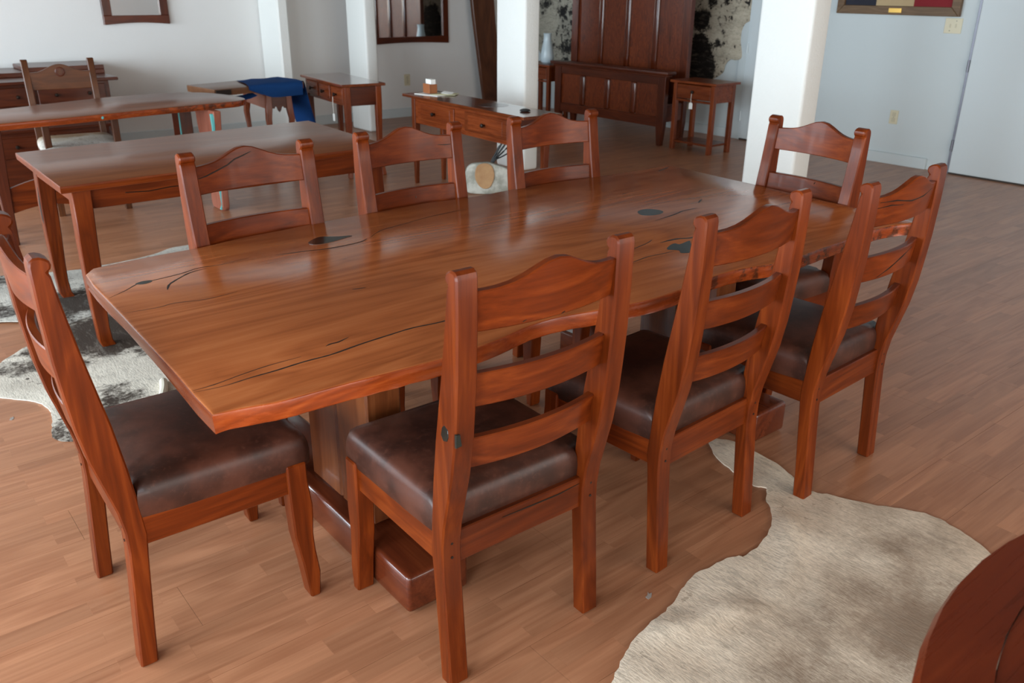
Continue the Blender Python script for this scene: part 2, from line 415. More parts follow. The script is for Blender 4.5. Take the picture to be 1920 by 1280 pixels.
table = thing('dining_table', 'large live-edge mesquite slab dining table with black resin inlays on trestle base', 'table')
def slab(outline, z0, z1, bev, jag, bm=None):
    C = Vector((sum(p[0] for p in outline), sum(p[1] for p in outline))) / len(outline)
    N = []
    n = len(outline)
    for i, p in enumerate(outline):
        t = Vector(outline[(i + 1) % n]) - Vector(outline[i - 1]); t.normalize(); N.append(Vector((t.y, -t.x)))
    lv = [(z1, -bev), (z1 - bev * 0.35, -bev * 0.3), (z1 - bev, 0), ((z0 + z1) / 2, 0.0), (z0 + bev, -0.002), (z0 + bev * .3, -bev * .4), (z0, -bev)]
    L = []
    for k, (z, o) in enumerate(lv):
        L.append([(p[0] + N[i].x * (o + (jag * rnd.uniform(-1, 1) if k > 2 else 0)), p[1] + N[i].y * (o + (jag * rnd.uniform(-1, 1) if k > 2 else 0)), z) for i, p in enumerate(outline)])
    return rings(L, True, bm)
outl = catmull(NEAR, 3)[:-1] + RIGHT + catmull(FAR, 3)[:-1] + LEFT
tb = slab(outl, .715, .76, .005, .002)
bmesh.ops.recalc_face_normals(tb, faces=tb.faces)
for f in tb.faces:
    c = f.calc_center_median()
    if abs(f.normal.z) < 0.8 and len(f.verts) < 8 and .7 < c.z < .7575: f.material_index = 1
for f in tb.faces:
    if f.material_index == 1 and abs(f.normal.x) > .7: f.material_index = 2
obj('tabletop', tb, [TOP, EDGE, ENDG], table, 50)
def flat(poly, z, mat, parent, name):
    P = catmull(poly, 5, True)
    bm = bmesh.new(); bm.faces.new([bm.verts.new((x, y, z)) for x, y in P])
    r = bmesh.ops.extrude_face_region(bm, geom=bm.faces[:])
    for v in [g for g in r['geom'] if isinstance(g, bmesh.types.BMVert)]: v.co.z -= 0.002
    return obj(name, bm, mat, parent)
ZT = .7604
flat([(1.169, 2.505), (1.203, 2.540), (1.242, 2.552), (1.275, 2.527), (1.328, 2.503), (1.286, 2.488), (1.237, 2.474), (1.19, 2.475)], ZT, RESIN, table, 'resin_inlay')
flat([(2.341, 2.147), (2.38, 2.160), (2.411, 2.149), (2.428, 2.117), (2.419, 2.088), (2.384, 2.073), (2.344, 2.078), (2.318, 2.104)], ZT, RESIN, table, 'resin_inlay')
flat([(2.055, 1.745), (2.10, 1.772), (2.128, 1.776), (2.134, 1.760), (2.19, 1.768), (2.17, 1.745), (2.150, 1.718), (2.10, 1.676), (2.06, 1.69), (2.075, 1.715)], ZT, RESIN, table, 'resin_inlay')
flat([(.600, 2.425), (.62, 2.437), (.645, 2.432), (.64, 2.415), (.615, 2.41)], ZT, RESIN, table, 'resin_inlay')
for path, wd in (
    ([(.51, 2.349), (.561, 2.384), (.609, 2.425), (.652, 2.428), (.733, 2.441), (.789, 2.462), (.86, 2.456), (.95, 2.47)], .0032),
    ([(.655, 2.32), (.66, 2.335), (.677, 2.367), (.714, 2.402), (.758, 2.434), (.81, 2.447)], .0045),
    ([(.505, 2.207), (.59, 2.196), (.634, 2.203), (.709, 2.182), (.8, 2.19)], .0018),
    ([(.483, 1.642), (.543, 1.633), (.606, 1.638), (.663, 1.639), (.735, 1.645), (.8, 1.644), (.886, 1.657), (.97, 1.665), (1.037, 1.669), (1.115, 1.660), (1.22, 1.665), (1.34, 1.69), (1.5, 1.70)], .0042),
    ([(.484, 1.650), (.53, 1.652), (.59, 1.664), (.66, 1.674), (.74, 1.675)], .002),
    ([(1.03, 2.447), (1.121, 2.430), (1.206, 2.412), (1.307, 2.417), (1.35, 2.44)], .006),
    ([(1.36, 2.44), (1.439, 2.50), (1.56, 2.53), (1.685, 2.558), (1.85, 2.575)], .0022),
    ([(.813, 1.696), (.83, 1.701), (.847, 1.700), (.88, 1.712)], .004),
    ([(1.059, 2.014), (1.078, 2.01), (1.096, 2.005)], .003),
    ([(2.300, 2.020), (2.4, 2.032), (2.46, 2.046), (2.49, 2.053), (2.57, 2.052)], .0055),
    ([(1.84, 1.71), (1.94, 1.727), (2.009, 1.721), (2.06, 1.72)], .0028),
    ([(2.094, 1.811), (2.174, 1.809), (2.226, 1.788), (2.3, 1.80)], .009),
    ([(2.503, 2.389), (2.527, 2.393), (2.55, 2.393)], .003),
    ([(2.641, 2.104), (2.67, 2.12), (2.701, 2.137)], .006),
    ([(1.952, 1.811), (2.051, 1.833), (2.10, 1.852)], .0026),
    ([(2.98, 2.62), (3.04, 2.64), (3.09, 2.655)], .006),
    ([(2.76, 1.80), (2.82, 1.815), (2.86, 1.81)], .003)):
    obj('resin_crack', ribbon(path, wd * .62, ZT - 0.0001, None, jag=.22), CRACK, table)
def trestle(x0, x1):
    f = obj('foot_beam', box(x0, x1, 1.560, 2.62, 0.004, .122, .014, None, 3), FOOTW, table)
    obj('post', box(x0 + .05, x1 - .035, 1.818, 1.998, .122, .700, .006), TREST, table)
    obj('post', box(x0 + .05, x1 - .035, 2.004, 2.19, .122, .700, .006), TREST, table)
    obj('top_rail', box(x0 + .03, x1 - .03, 1.68, 2.50, .62, .715, .006), D_Y, table)
trestle(.922, 1.117); trestle(2.394, 2.588)
obj('stretcher', box(1.08, 2.44, 1.955, 2.055, .50, .615, .006), TREST, table)

# ------------------------------------------------------------------ dining chairs
CW = .473
def arc(x): return -.030 * (1 - (x / .2) ** 2)
POST = [(.003, 0), (.011, .117), (.02, .238), (.026, .326), (.026, .38), (.018, .44), (.003, .50), (-.017, .58), (-.031, .665), (-.038, .737), (-.045, .823), (-.049, .936), (-.050, 1.030), (-.047, 1.041), (-.039, 1.047), (-.028, 1.047), (-.018, 1.043), (-.011, 1.037), (-.009, 1.029), (-.011, 1.021), (-.018, 1.015), (-.0135, 1.006), (-.006, .947), (.01, .839), (.028, .735), (.042, .654), (.057, .542), (.067, .44), (.073, .364), (.067, .307), (.054, .142), (.044, 0)]
LEGF = [(.447, 0), (.434, .113), (.420, .206), (.417, .288), (.415, .384), (.415, .419), (.468, .419), (.468, .365), (.476, .285), (.474, .25), (.470, .20), (.472, .148), (.480, .075), (.474, 0)]
def slat_bm(zlo, zhi, yb, th=.022, n=14, slope=-.12):
    """Bowed ladder rung between the posts; zlo, zhi give its lower and upper outline."""
    L = []
    for i in range(n + 1):
        x = -.19 + .38 * i / n; a = arc(x)
        y = yb + a; z0, z1 = zlo(x), zhi(x)
        L.append([(x, y + th / 2, z0), (x, y - th / 2, z0), (x, y - th / 2 + slope * (z1 - z0), z1), (x, y + th / 2 + slope * (z1 - z0), z1)])
    bm = rings(L); return sharp_bevel(bm, .003, 1, 50)
def crest_top(x): 
    u = abs(x) / .19
    return 1.0 + .044 * math.exp(-(u / .44) ** 2) - .001 * u
def cushion_bm():
    w2, yb, yf, py, pxx = CW / 2 - .002, .050, .486, .064, CW / 2 - .051
    base = [(-w2 - .004, yf - .02), (-w2 + .01, yf), (w2 - .01, yf), (w2 + .004, yf - .02), (w2, py), (pxx, py), (pxx - .002, yb), (-pxx + .002, yb), (-pxx, py), (-w2, py)]
    P = []
    for i, p in enumerate(base):
        q = base[(i + 1) % len(base)]; n = max(1, int(math.dist(p, q) / .03))
        for k in range(n): P.append((p[0] + (q[0] - p[0]) * k / n, p[1] + (q[1] - p[1]) * k / n))
    cx, cy = 0, .27
    def ins(s, z): return [(cx + (x - cx) * (1 - s), cy + (y - cy) * (1 - s), z) for x, y in P]
    return rings([ins(.006, .404), ins(.0, .412), ins(-.006, .440), ins(.004, .463), ins(.03, .482), ins(.085, .4935), ins(.2, .499), ins(.4, .502), ins(.7, .504), ins(.96, .504)])
def make_chair():
    c = thing('dining_chair', 'chair', 'chair')
    for s in (-1, 1):
        a, b = (s * CW / 2, s * (CW / 2 - .052))
        obj('rear_post', prism(POST, min(a, b), max(a, b), 'x', .004, lim=40), W_Z, c)
        a, b = (s * .244, s * .194)
        obj('front_leg', prism(LEGF, min(a, b), max(a, b), 'x', .004, lim=40), W_Z, c)
    obj('crest_rail', slat_bm(lambda x: .911, crest_top, -.018), W_X, c)
    obj('slat', slat_bm(lambda x: .735, lambda x: .815, .004), W_X, c)
    obj('slat', slat_bm(lambda x: .575, lambda x: .654, .032, slope=-.16), W_X, c)
    obj('seat_cushion', cushion_bm(), LEATHER, c, 60)
    obj('seat_rail', box(-.19, .19, .036, .060, .322, .409, .003), W_X, c)
    obj('seat_rail', box(-.20, .20, .438, .460, .335, .412, .003), W_X, c)
    for s in (-1, 1):
        a, b = s * .212, s * .234
        obj('seat_rail', box(min(a, b), max(a, b), .06, .43, .335, .412, .003), W_Y, c)
    for s in (-1, 1):   # peg dots on the rear posts
        for z in (.352, .39):
            k = obj('peg', lathe([(.0035, 0), (.0035, .002)], 8), CRACK, c); k.rotation_euler = (R_(90), 0, 0); k.location = (s * (CW / 2 - .026), .0262, z)
    return c
CH = make_chair()
GRP = 'dining chairs around the live-edge table'
CHAIRS = {
 'L': (.314, 2.042, -91.4, 'brown leather dining chair at the near left end of the live-edge table'),
 'C1': (1.102, 1.280, -1.06, 'closest dining chair seen from behind, with a black inlay on its left post'),
 'C2': (1.803, 1.283, 3.06, 'middle chair of the three seen from behind on the near table side'),
 'C3': (2.461, 1.240, 2.6, 'chair with dark streaked crest standing on the tail of the beige cowhide'),
 'F1': (1.102, 2.729, 182.7, 'chair across the table whose crest has a long dark crack'),
 'F2': (1.754, 2.765, 181.0, 'middle chair of the three across the live-edge table'),
 'F3': (2.455, 2.733, 177.7, 'chair across the table in front of the two-drawer console'),
 'R': (3.130, 1.957, 84.6, 'dining chair at the far table end in front of the wide white pillar')}
CO = {}
for i, (k, (x, y, a, lab)) in enumerate(CHAIRS.items()):
    o = CH if i == 0 else copy_tree(CH)
    o.location = (x, y, 0); o.rotation_euler = (0, 0, R_(a)); tag(o, lab, 'chair', GRP); CO[k] = o
# marks that only some chairs have
obj('black_inlay', prism([(-.010, .700), (.004, .706), (.012, .698), (.016, .680), (.008, .668), (-.006, .672), (-.012, .684)], -CW / 2 - .0012, -CW / 2 + .003, 'x', .0008), RESIN, CO['C1'])
k = obj('black_inlay', prism([(-.237, .702), (-.226, .700), (-.222, .672), (-.237, .670)], -.0395, -.0335, 'y', .0008), RESIN, CO['C1'])
def face_crack(chair, pts, y, wd=.0016):
    bm = tube([(x, yy if yy is not None else y, z) for x, yy, z in pts], [wd * (.4 if i in (0, len(pts) - 1) else 1) for i in range(len(pts))], 6)
    obj('crack', bm, CRACK, chair)
def on_front(x, z, yb, z0, slope=-.12, th=.022): return yb + arc(x) + th / 2 + slope * (z - z0)
def on_back(x, z, yb, z0, slope=-.12, th=.022): return yb + arc(x) - th / 2 + slope * (z - z0)
face_crack(CO['F1'], [(x, on_front(x, z, -.018, .911), z) for x, z in ((.184, .962), (.15, .967), (.11, .978), (.07, .99), (.04, 1.006), (.01, 1.014), (-.02, 1.024))], 0, .0022)
face_crack(CO['F2'], [(x, on_front(x, z, -.018, .911), z) for x, z in ((-.184, .965), (-.16, .964), (-.13, .966))], 0, .002)
face_crack(CO['C3'], [(x, on_back(x, z, -.018, .911), z) for x, z in ((-.17, .985), (-.1, .984), (-.02, .972), (.06, .974), (.13, .985))], 0, .0024)
face_crack(CO['C3'], [(x, on_back(x, z, -.018, .911), z) for x, z in ((-.18, .968), (-.12, .972), (-.06, .966))], 0, .002)
face_crack(CO['C3'], [(x, on_back(x, z, .004, .735), z) for x, z in ((-.08, .742), (-.02, .762), (.05, .785), (.12, .800))], 0, .0026)
face_crack(CO['C1'], [(x, .0355, z) for x, z in ((-.06, .392), (.03, .390), (.11, .388), (.18, .393))], 0, .002)
face_crack(CO['F2'], [(x, on_front(x, z, .004, .735), z) for x, z in ((-.012, .775), (-.014, .782))], 0, .005)
face_crack(CO['R'], [(x, on_front(x, z, .004, .735), z) for x, z in ((-.03, .80), (-.034, .806))], 0, .005)
for cc, xx, zz in (('C1', .02, .914), ('C1', -.08, .917)):
    face_crack(CO[cc], [(xx, on_back(xx, zz, -.018, .911), zz), (xx + .008, on_back(xx, zz + .003, -.018, .911), zz + .003)], 0, .003)

# ------------------------------------------------------------------ cowhide rugs
def seg_dist(p, a, b):
    ax, ay = b[0] - a[0], b[1] - a[1]; q = max(0, min(1, ((p[0] - a[0]) * ax + (p[1] - a[1]) * ay) / (ax * ax + ay * ay + 1e-12)))
    return math.hypot(p[0] - a[0] - ax * q, p[1] - a[1] - ay * q)
def rug(name, outline, mat, label, z=.0055, n=4, ridges=(), amp=.004, flats=()):
    """A hide lying on the floor: wavy rim, slight waves and folds in the skin."""
    P = catmull(outline, n, True)
    P = [(x + rnd.uniform(-.003, .003), y + rnd.uniform(-.003, .003)) for x, y in P]
    N = len(P); g = .035
    def inside(x, y):
        c = False
        for i in range(N):
            (x1, y1), (x2, y2) = P[i], P[i - 1]
            if (y1 > y) != (y2 > y) and x < (x2 - x1) * (y - y1) / (y2 - y1) + x1: c = not c
        return c
    pts = [Vector(p) for p in P]; x0, x1 = min(p[0] for p in P), max(p[0] for p in P); y0, y1 = min(p[1] for p in P), max(p[1] for p in P)
    rim = [0.0] * N
    y = y0; k = 0
    while y < y1:
        x = x0 + (g / 2 if k % 2 else 0)
        while x < x1:
            if inside(x, y):
                d = min(math.hypot(x - a, y - b) for a, b in P)
                if d > .016: pts.append(Vector((x, y))); rim.append(d)
            x += g
        y += g * .866; k += 1
    from mathutils.geometry import delaunay_2d_cdt
    from mathutils import noise
    vs, es, fs, ov, oe, of = delaunay_2d_cdt(pts, [(i, (i + 1) % N) for i in range(N)], [], 1, 1e-5)
    bm = bmesh.new(); V = []
    for i, v in enumerate(vs):
        o = ov[i][0] if ov[i] else 0; d = rim[o]; m = min(1, d / .05)
        h = z + .0015 * m + amp * m * max(0, .35 + noise.noise((v.x * 7, v.y * 7, z * 50)))
        for (rl, rh, rw_) in ridges:
            dd = min(seg_dist(v, rl[k], rl[k + 1]) for k in range(len(rl) - 1))
            h += rh * math.exp(-(dd / rw_) ** 2) * m
        for (fx, fy) in flats:
            q = min(1, max(0, (math.hypot(v.x - fx, v.y - fy) - .05) / .05)); h = z + (h - z) * q
        V.append(bm.verts.new((v.x, v.y, h)))
    for f in fs:
        bm.faces.new([V[i] for i in f])
    ring = [e for e in bm.edges if len(e.link_faces) == 1]
    r = bmesh.ops.extrude_edge_only(bm, edges=ring)
    for v in [q for q in r['geom'] if isinstance(q, bmesh.types.BMVert)]: v.co.z = z - .0045
    o = obj(name, bm, mat, None, 60); return tag(o, label, 'rug')
BEIGE = hide('beige_cowhide', (238, 221, 199), (214, 193, 170), (142, 121, 102),
             [(1.95, .66, 0, .26), (1.55, .70, 0, .16), (2.25, .90, 0, .10), (1.75, .84, 0, .10)], .5, 0.5, .26)
rug('cowhide_rug', [(2.289, 1.675), (2.328, 1.665), (2.365, 1.60), (2.36, 1.517), (2.351, 1.429), (2.322, 1.34), (2.29, 1.255), (2.316, 1.205), (2.336, 1.155), (2.386, 1.067), (2.439, .99), (2.468, .934), (2.464, .87), (2.448, .803), (2.427, .74), (2.33, .60), (2.38, .35), (2.2, .2), (1.9, .12), (1.5, .05), (1.1, .10), (.95, .30), (.9, .55), (1.0, .80), (1.03, .98), (1.10, 1.02), (1.186, 1.066), (1.256, 1.102), (1.329, 1.13), (1.41, 1.147), (1.484, 1.154), (1.546, 1.174), (1.629, 1.201), (1.72, 1.197), (1.796, 1.188), (1.839, 1.168), (1.946, 1.182), (2.038, 1.221), (2.091, 1.264), (2.14, 1.313), (2.190, 1.350), (2.172, 1.389), (2.190, 1.488), (2.223, 1.581)],
    BEIGE, 'beige grey cowhide rug with a narrow tail on the laminate floor', ridges=(([(2.10, 1.20), (2.017, 1.142), (1.944, 1.08), (1.844, 1.031), (1.76, 1.00)], .010, .022), ([(1.36, 1.14), (1.481, 1.067), (1.585, 1.055), (1.66, .99)], .012, .03), ([(2.22, 1.05), (2.17, .98), (2.16, .9)], .006, .02)), amp=.007, flats=((2.22, 1.26), (2.25, 1.28)))
SPOT_A = hide('spotted_cowhide_far', (206, 202, 192), (168, 164, 156), (56, 48, 42),
              [(.62, 5.25, 0, .10), (.86, 4.62, 0, .24), (1.2, 4.75, 0, .22), (2.15, 5.36, 0, .14), (.5, 4.72, 0, .08)], .5, 1.0, .07)
rug('cowhide_rug', [(.20, 5.42), (.45, 5.40), (.617, 5.351), (.694, 5.316), (.883, 5.245), (1.02, 5.202), (1.127, 5.209), (1.271, 5.218), (1.438, 5.254), (1.554, 5.322), (1.66, 5.33), (1.838, 5.348), (2.013, 5.391), (2.24, 5.42), (2.30, 5.33), (2.1, 5.15), (1.8, 4.95), (1.75, 4.6), (1.4, 4.45), (1.065, 4.42), (.846, 4.376), (.719, 4.338), (.65, 4.41), (.579, 4.491), (.482, 4.566), (.35, 4.62), (.2, 4.75), (.12, 5.1)],
    SPOT_A, 'white and black cowhide rug under the rear legs of the square-edged table', .0132)
SPOT_B = hide('spotted_cowhide_near', (216, 208, 194), (190, 181, 168), (58, 47, 39),
              [(.45, 3.92, 0, .06), (.53, 4.06, 0, .045), (.88, 4.10, 0, .29), (1.15, 4.2, 0, .22), (.68, 3.80, 0, .03), (.69, 3.36, 0, .09), (.60, 3.28, 0, .06), (.44, 3.17, 0, .075), (.92, 3.80, 0, .03)], .34, 1.0, .05)
rug('cowhide_rug', [(.345, 3.90), (.389, 4.029), (.479, 4.129), (.56, 4.199), (.636, 4.29), (.72, 4.37), (.9, 4.42), (1.2, 4.44), (1.45, 4.3), (1.5, 4.0), (1.42, 3.7), (1.25, 3.5), (1.02, 3.37), (.909, 3.28), (.83, 3.21), (.70, 3.13), (.58, 3.13), (.473, 3.105), (.426, 3.144), (.416, 3.197), (.434, 3.282), (.453, 3.377), (.452, 3.458), (.426, 3.536), (.384, 3.593), (.326, 3.662), (.28, 3.76)],
    SPOT_B, 'white cowhide rug with brown patches and specks, by the near left chair', .0055)
curl = tube(catmull([(.83, 3.24, .018), (.86, 3.31, .021), (.885, 3.40, .016)], 4), [.016] * 8 + [.010], 10)
obj('curled_edge', curl, plain('curled_hide', (212, 206, 190), .7), bpy.data.objects['cowhide_rug.002'])
tape = plain('grey_tape', (150, 140, 132), .6)
for (x, y, a, lab) in ((1.484, 1.225, .4, 'small torn grey scrap on the floor by the beige cowhide'), (.327, 3.44, 1.2, 'small torn pale scrap on the floor left of the spotted cowhide')):
    sc = obj('scrap', prism([(-.016, -.004), (-.004, -.008), (.014, -.003), (.006, .002), (.012, .008), (-.002, .004), (-.012, .006)], .0002, .0012, 'z', 0), tape, None, loc=(x, y, 0)); sc.rotation_euler = (0, 0, a); tag(sc, lab, 'scrap')

# ------------------------------------------------------------------ round table, lower right corner
RT = thing('round_table', 'dark red round wooden table at the lower right, rim band around its top', 'table', (1.2, -.412, 0))
def ring_sector(r0_, r1_, z0, z1, n=64):
    L = []
    for k in range(n):
        a = 2 * math.pi * k / n; c, s = math.cos(a), math.sin(a)
        L.append([(c * r0_, s * r0_, z0), (c * (r1_ - .006), s * (r1_ - .006), z0), (c * r1_, s * r1_, (z0 + z1) / 2), (c * (r1_ - .008), s * (r1_ - .008), z1), (c * r0_, s * r0_, z1)])
    return rings(L + [L[0]], False)
obj('tabletop', lathe([(.70, .722), (.70, .7585), (.69, .7600), (.02, .7600)], 72), ROUNDW, RT)
obj('rim_band', ring_sector(.7015, .788, .720, .7605), ROUNDW, RT)
obj('inlay_line', box(-.5, .2, .315, .319, .7602, .7606, 0), CRACK, RT)
obj('pedestal', lathe([(.10, .04), (.09, .10), (.05, .18), (.075, .35), (.09, .45), (.05, .60), (.07, .70), (.20, .722)], 24), D_Z, RT)
for k in range(4):
    f = obj('foot', prism([(.05, .02), (.20, .012), (.38, .008), (.40, .03), (.32, .06), (.20, .10), (.05, .16)], -.03, .03, 'y', .005), D_X, RT)
    f.rotation_euler = (0, 0, math.pi / 4 + k * math.pi / 2)

# ------------------------------------------------------------------ second table (square edges)
def sides(bm):
    bmesh.ops.recalc_face_normals(bm, faces=bm.faces)
    for f in bm.faces:
        if abs(f.normal.z) < .75: f.material_index = 1
    return bm
T2 = thing('dining_table', 'plain rectangular wooden table with square edges and curved tapering legs', 'table')
q2 = [(.734, 3.888), (2.348, 3.950), (2.402, 4.995), (.746, 4.84)]
obj('tabletop', sides(slab(q2, .728, .76, .004, 0)), [TOP2, W_X], T2)
LEG2 = [(.0, .728), (.078, .728), (.074, .50), (.068, .38), (.058, .23), (.054, .12), (.060, .05), (.066, 0), (.008, 0), (.004, .05), (.0, .13), (-.004, .30)]
for (lx, ly, sx, sy) in ((.782, 3.925, 1, 1), (2.318, 3.985, -1, 1), (2.36, 4.94, -1, -1), (.80, 4.79, 1, -1)):
    bm = bmesh.new(); pr = LEG2; L = []
    for (t, z) in ((.078, .728), (.074, .5), (.070, .35), (.060, .2), (.054, .1), (.056, .04), (.060, 0)):
        cv = -.010 * math.sin(math.pi * (1 - z / .728)) + (.012 if z < .03 else 0)
        a, b = cv, t + cv
        L.append([(lx + sx * a, ly + sy * a, z), (lx + sx * b, ly + sy * a, z), (lx + sx * b, ly + sy * b, z), (lx + sx * a, ly + sy * b, z)])
    obj('leg', sharp_bevel(rings(L), .004, 1, 50), W_Z, T2)
obj('apron', box(.86, 2.25, 3.945, 3.967, .638, .728, .002), W_X, T2).rotation_euler = (0, 0, 0)
obj('apron', box(.86, 2.30, 4.82, 4.842, .638, .728, .002), W_X, T2)
obj('apron', box(.80, .822, 4.0, 4.72, .655, .728, .002), W_Y, T2)
obj('apron', box(2.30, 2.322, 4.06, 4.88, .655, .728, .002), W_Y, T2)
obj('crack', tube([(1.0, 3.9435, .69), (1.1, 3.9435, .683), (1.2, 3.9435, .69), (1.3, 3.9435, .686)], .0022, 6), CRACK, T2)
obj('crack', tube([(.796, 4.738, .60), (.797, 4.74, .52), (.798, 4.742, .44), (.80, 4.742, .36)], [.002, .010, .012, .003], 6), CRACK, T2)

# ------------------------------------------------------------------ third table (rounded end)
T3 = thing('live_edge_table', 'narrow table with a rounded end and turquoise inlay behind the square-edged table', 'table')
q3 = catmull([(.25, 5.87), (.868, 5.93), (1.36, 5.99), (1.85, 6.08), (2.30, 6.135), (2.44, 6.17), (2.53, 6.28), (2.53, 6.48), (2.47, 6.70), (2.38, 6.85), (2.2, 6.92), (1.82, 6.935), (1.4, 6.80), (.99, 6.64), (.25, 6.45)], 4, True)
obj('tabletop', sides(slab(q3, .718, .76, .006, .001)), [TOP2, EDGE], T3)
BLADE = [(6.03, .718), (6.40, .718), (6.385, .60), (6.35, .45), (6.31, .30), (6.285, .15), (6.29, .04), (6.27, 0), (6.09, 0), (6.075, .04), (6.07, .15), (6.085, .28), (6.08, .45), (6.05, .6)]
PINK = wood('pale_red_slab_leg', (120, 66, 52), (150, 90, 72), (168, 110, 92), 'z', .25, .3, 6, .5, .9)
obj('leg', prism(BLADE, 2.19, 2.245, 'x', .006), PINK, T3)
obj('leg', box(2.17, 2.265, 6.70, 6.87, 0, .718, .006), D_Z, T3)
obj('turquoise_strip', box(2.165, 2.174, 6.696, 6.706, .1, .70, .001), TURQ, T3)
obj('turquoise_strip', tube([(2.19, 6.055, .70), (2.19, 6.055, .62), (2.19, 6.075, .50), (2.19, 6.086, .40), (2.19, 6.092, .28), (2.19, 6.08, .2), (2.19, 6.085, .05), (2.19, 6.10, .015)], [.018, .014, .010, .003, .004, .012, .003, .012], 6), TURQ, T3)
td = obj('turquoise_dot', lathe([(.010, 0), (.010, .004), (.004, .006)], 10), TURQ, T3)
td.rotation_euler = (R_(90), 0, 0); td.location = (1.46, 6.012, .738)
for yy in (6.0, 6.34):
    obj('leg', prism([(.775, .718), (.875, .718), (.862, .45), (.850, .2), (.845, 0), (.803, 0), (.79, .3)], yy, yy + .06, 'y', .005), D_Z, T3)
top = [(.855 + .38 * k / 12, .355 + .045 * math.sin(math.pi * k / 14)) for k in range(13)]
bot = [(.850 + .385 * k / 12, .20 + .03 * math.sin(math.pi * k / 12)) for k in range(12, -1, -1)]
obj('arched_brace', prism(top + bot, 6.015, 6.045, 'y', .002), W_X, T3)
obj('arched_brace', prism([(6.06 + (x - .855) * .9 - .05, z) for x, z in top + bot], .81, .835, 'x', .002), D_Y, T3)

# ------------------------------------------------------------------ star chair
SCH = thing('armchair', 'wooden armchair with a star medallion on its crest and cowhide seat', 'chair', (1.49, 6.93, 0), R_(-6))
OL = ((54, 25, 8), (82, 42, 16), (104, 58, 26))
O_X = wood('oak_brown_rails', *OL, 'x', .35, .15, 6, .3, .9); O_Z = wood('oak_brown_posts', *OL, 'z', .35, .15, 6, .3, .9)
for s in (-1, 1):
    a, b = s * .245, s * .20
    obj('rear_post', prism([(.25, 0), (.27, .25), (.26, .45), (.31, .75), (.345, 1.005), (.35, 1.015), (.385, 1.015), (.39, 1.0), (.355, .74), (.315, .45), (.315, .25), (.30, 0)], min(a, b), max(a, b), 'x', .003), O_Z, SCH)
    obj('front_leg', box(min(a, b), max(a, b), -.335, -.285, 0, .65, .004), O_Z, SCH)
    obj('arm', box(min(a, b) - .008, max(a, b) + .008, -.35, .32, .65, .68, .006), D_Y, SCH)
    obj('seat_rail', box(min(a, b) + .01, max(a, b) - .01, -.29, .27, .35, .42, .003), D_Y, SCH)
def crest2(n=20):
    t = [(-.21 + .42 * k / n, .925 + .055 * (0.5 + 0.5 * math.cos(math.pi * min(1, abs(-1 + 2 * k / n) / .8)))) for k in range(n + 1)]
    return t + [(.21, .80), (-.21, .80)]
cr = obj('crest_rail', prism(crest2(), .345, .370, 'y', .003), O_X, SCH)
cr.location = (0, -.012, 0)
obj('slat', box(-.21, .21, .305, .325, .62, .70, .003), O_X, SCH)
obj('seat_rail', box(-.2, .2, -.32, -.298, .35, .42, .003), O_X, SCH)
obj('seat_rail', box(-.2, .2, .275, .297, .35, .42, .003), O_X, SCH)
md = obj('medallion', lathe([(.034, 0), (.034, .004), (.027, .006), (.027, .003), (.002, .003)], 24), D_X, SCH)
md.rotation_euler = (R_(90), 0, 0); md.location = (0, .333, .925)
star = [(.024 * (1 if k % 2 == 0 else .42) * math.sin(math.pi * k / 5), .024 * (1 if k % 2 == 0 else .42) * math.cos(math.pi * k / 5)) for k in range(10)]
so = obj('star', prism([(x, z) for x, z in star], -.003, .003, 'y', 0), O_X, md); so.rotation_euler = (R_(-90), 0, 0); so.location = (0, 0, .005)
HS = hide('cowhide_seat', (206, 202, 194), (180, 166, 146), (140, 112, 84), [(1.45, 7.12, .49, .20), (1.70, 7.08, .49, .12)], .2, .0)
P = [(-.255, -.36), (-.1, -.375), (.1, -.375), (.255, -.36), (.262, -.1), (.25, .2), (.19, .25), (-.19, .25), (-.25, .2), (-.262, -.1)]
P = catmull(P, 4, True)
obj('seat_cushion', rings([[(x * (1 - s), y * (1 - s) - .06 * s, z) for x, y in P] for s, z in ((.03, .42), (0, .435), (.0, .455), (.05, .475), (.15, .487), (.4, .494), (.95, .496))]), HS, SCH, 60)

# ------------------------------------------------------------------ dresser at the left
DR = thing('dresser', 'dark wooden dresser with drawers and a raised gallery against the white wall', 'dresser', (0, 0, 0))
obj('carcass', box(.95, 2.16, 8.46, 9.36, .08, .735, .004), D_X, DR)
obj('top', box(.90, 2.232, 8.40, 9.40, .735, .762, .006), D_X, DR)
for x in (.97, 2.09):
    for y in (8.47, 9.30): obj('leg', box(x, x + .06, y, y + .05, 0, .08, .003), D_Z, DR)
obj('side_panel', box(2.16, 2.172, 8.52, 9.30, .12, .70, .003), D_Z, DR)
obj('gallery', box(.98, 2.235, 8.82, 9.38, .762, .80, .004), D_X, DR)
obj('gallery', box(1.58, 2.235, 8.82, 9.38, .80, .838, .004), D_X, DR)
for x0, x1 in ((1.0, 1.55), (1.57, 2.12)):
    for z0, z1 in ((.56, .71), (.38, .54), (.20, .36)):
        d = obj('drawer', box(x0, x1, 8.442, 8.462, z0, z1, .004), D_X, DR)
        for xx in (x0 + .14, x1 - .14):
            k = obj('knob', lathe([(.008, 0), (.008, .012), (.016, .02), (.014, .03), (.003, .033)], 12), KNOB, d)
            k.rotation_euler = (R_(90), 0, 0); k.location = (xx, 8.442, (z0 + z1) / 2)
BC = thing('chest', 'low wooden chest with a small drawer in front of the dresser behind the armchair', 'chest', (0, 0, 0))
obj('body', box(1.02, 1.93, 7.78, 8.24, .02, .435, .004), D_X, BC)
obj('lid', box(1.0, 1.96, 7.74, 8.27, .435, .458, .005), D_X, BC)
d = obj('drawer', box(1.06, 1.5, 7.762, 7.782, .24, .40, .004), D_X, BC)
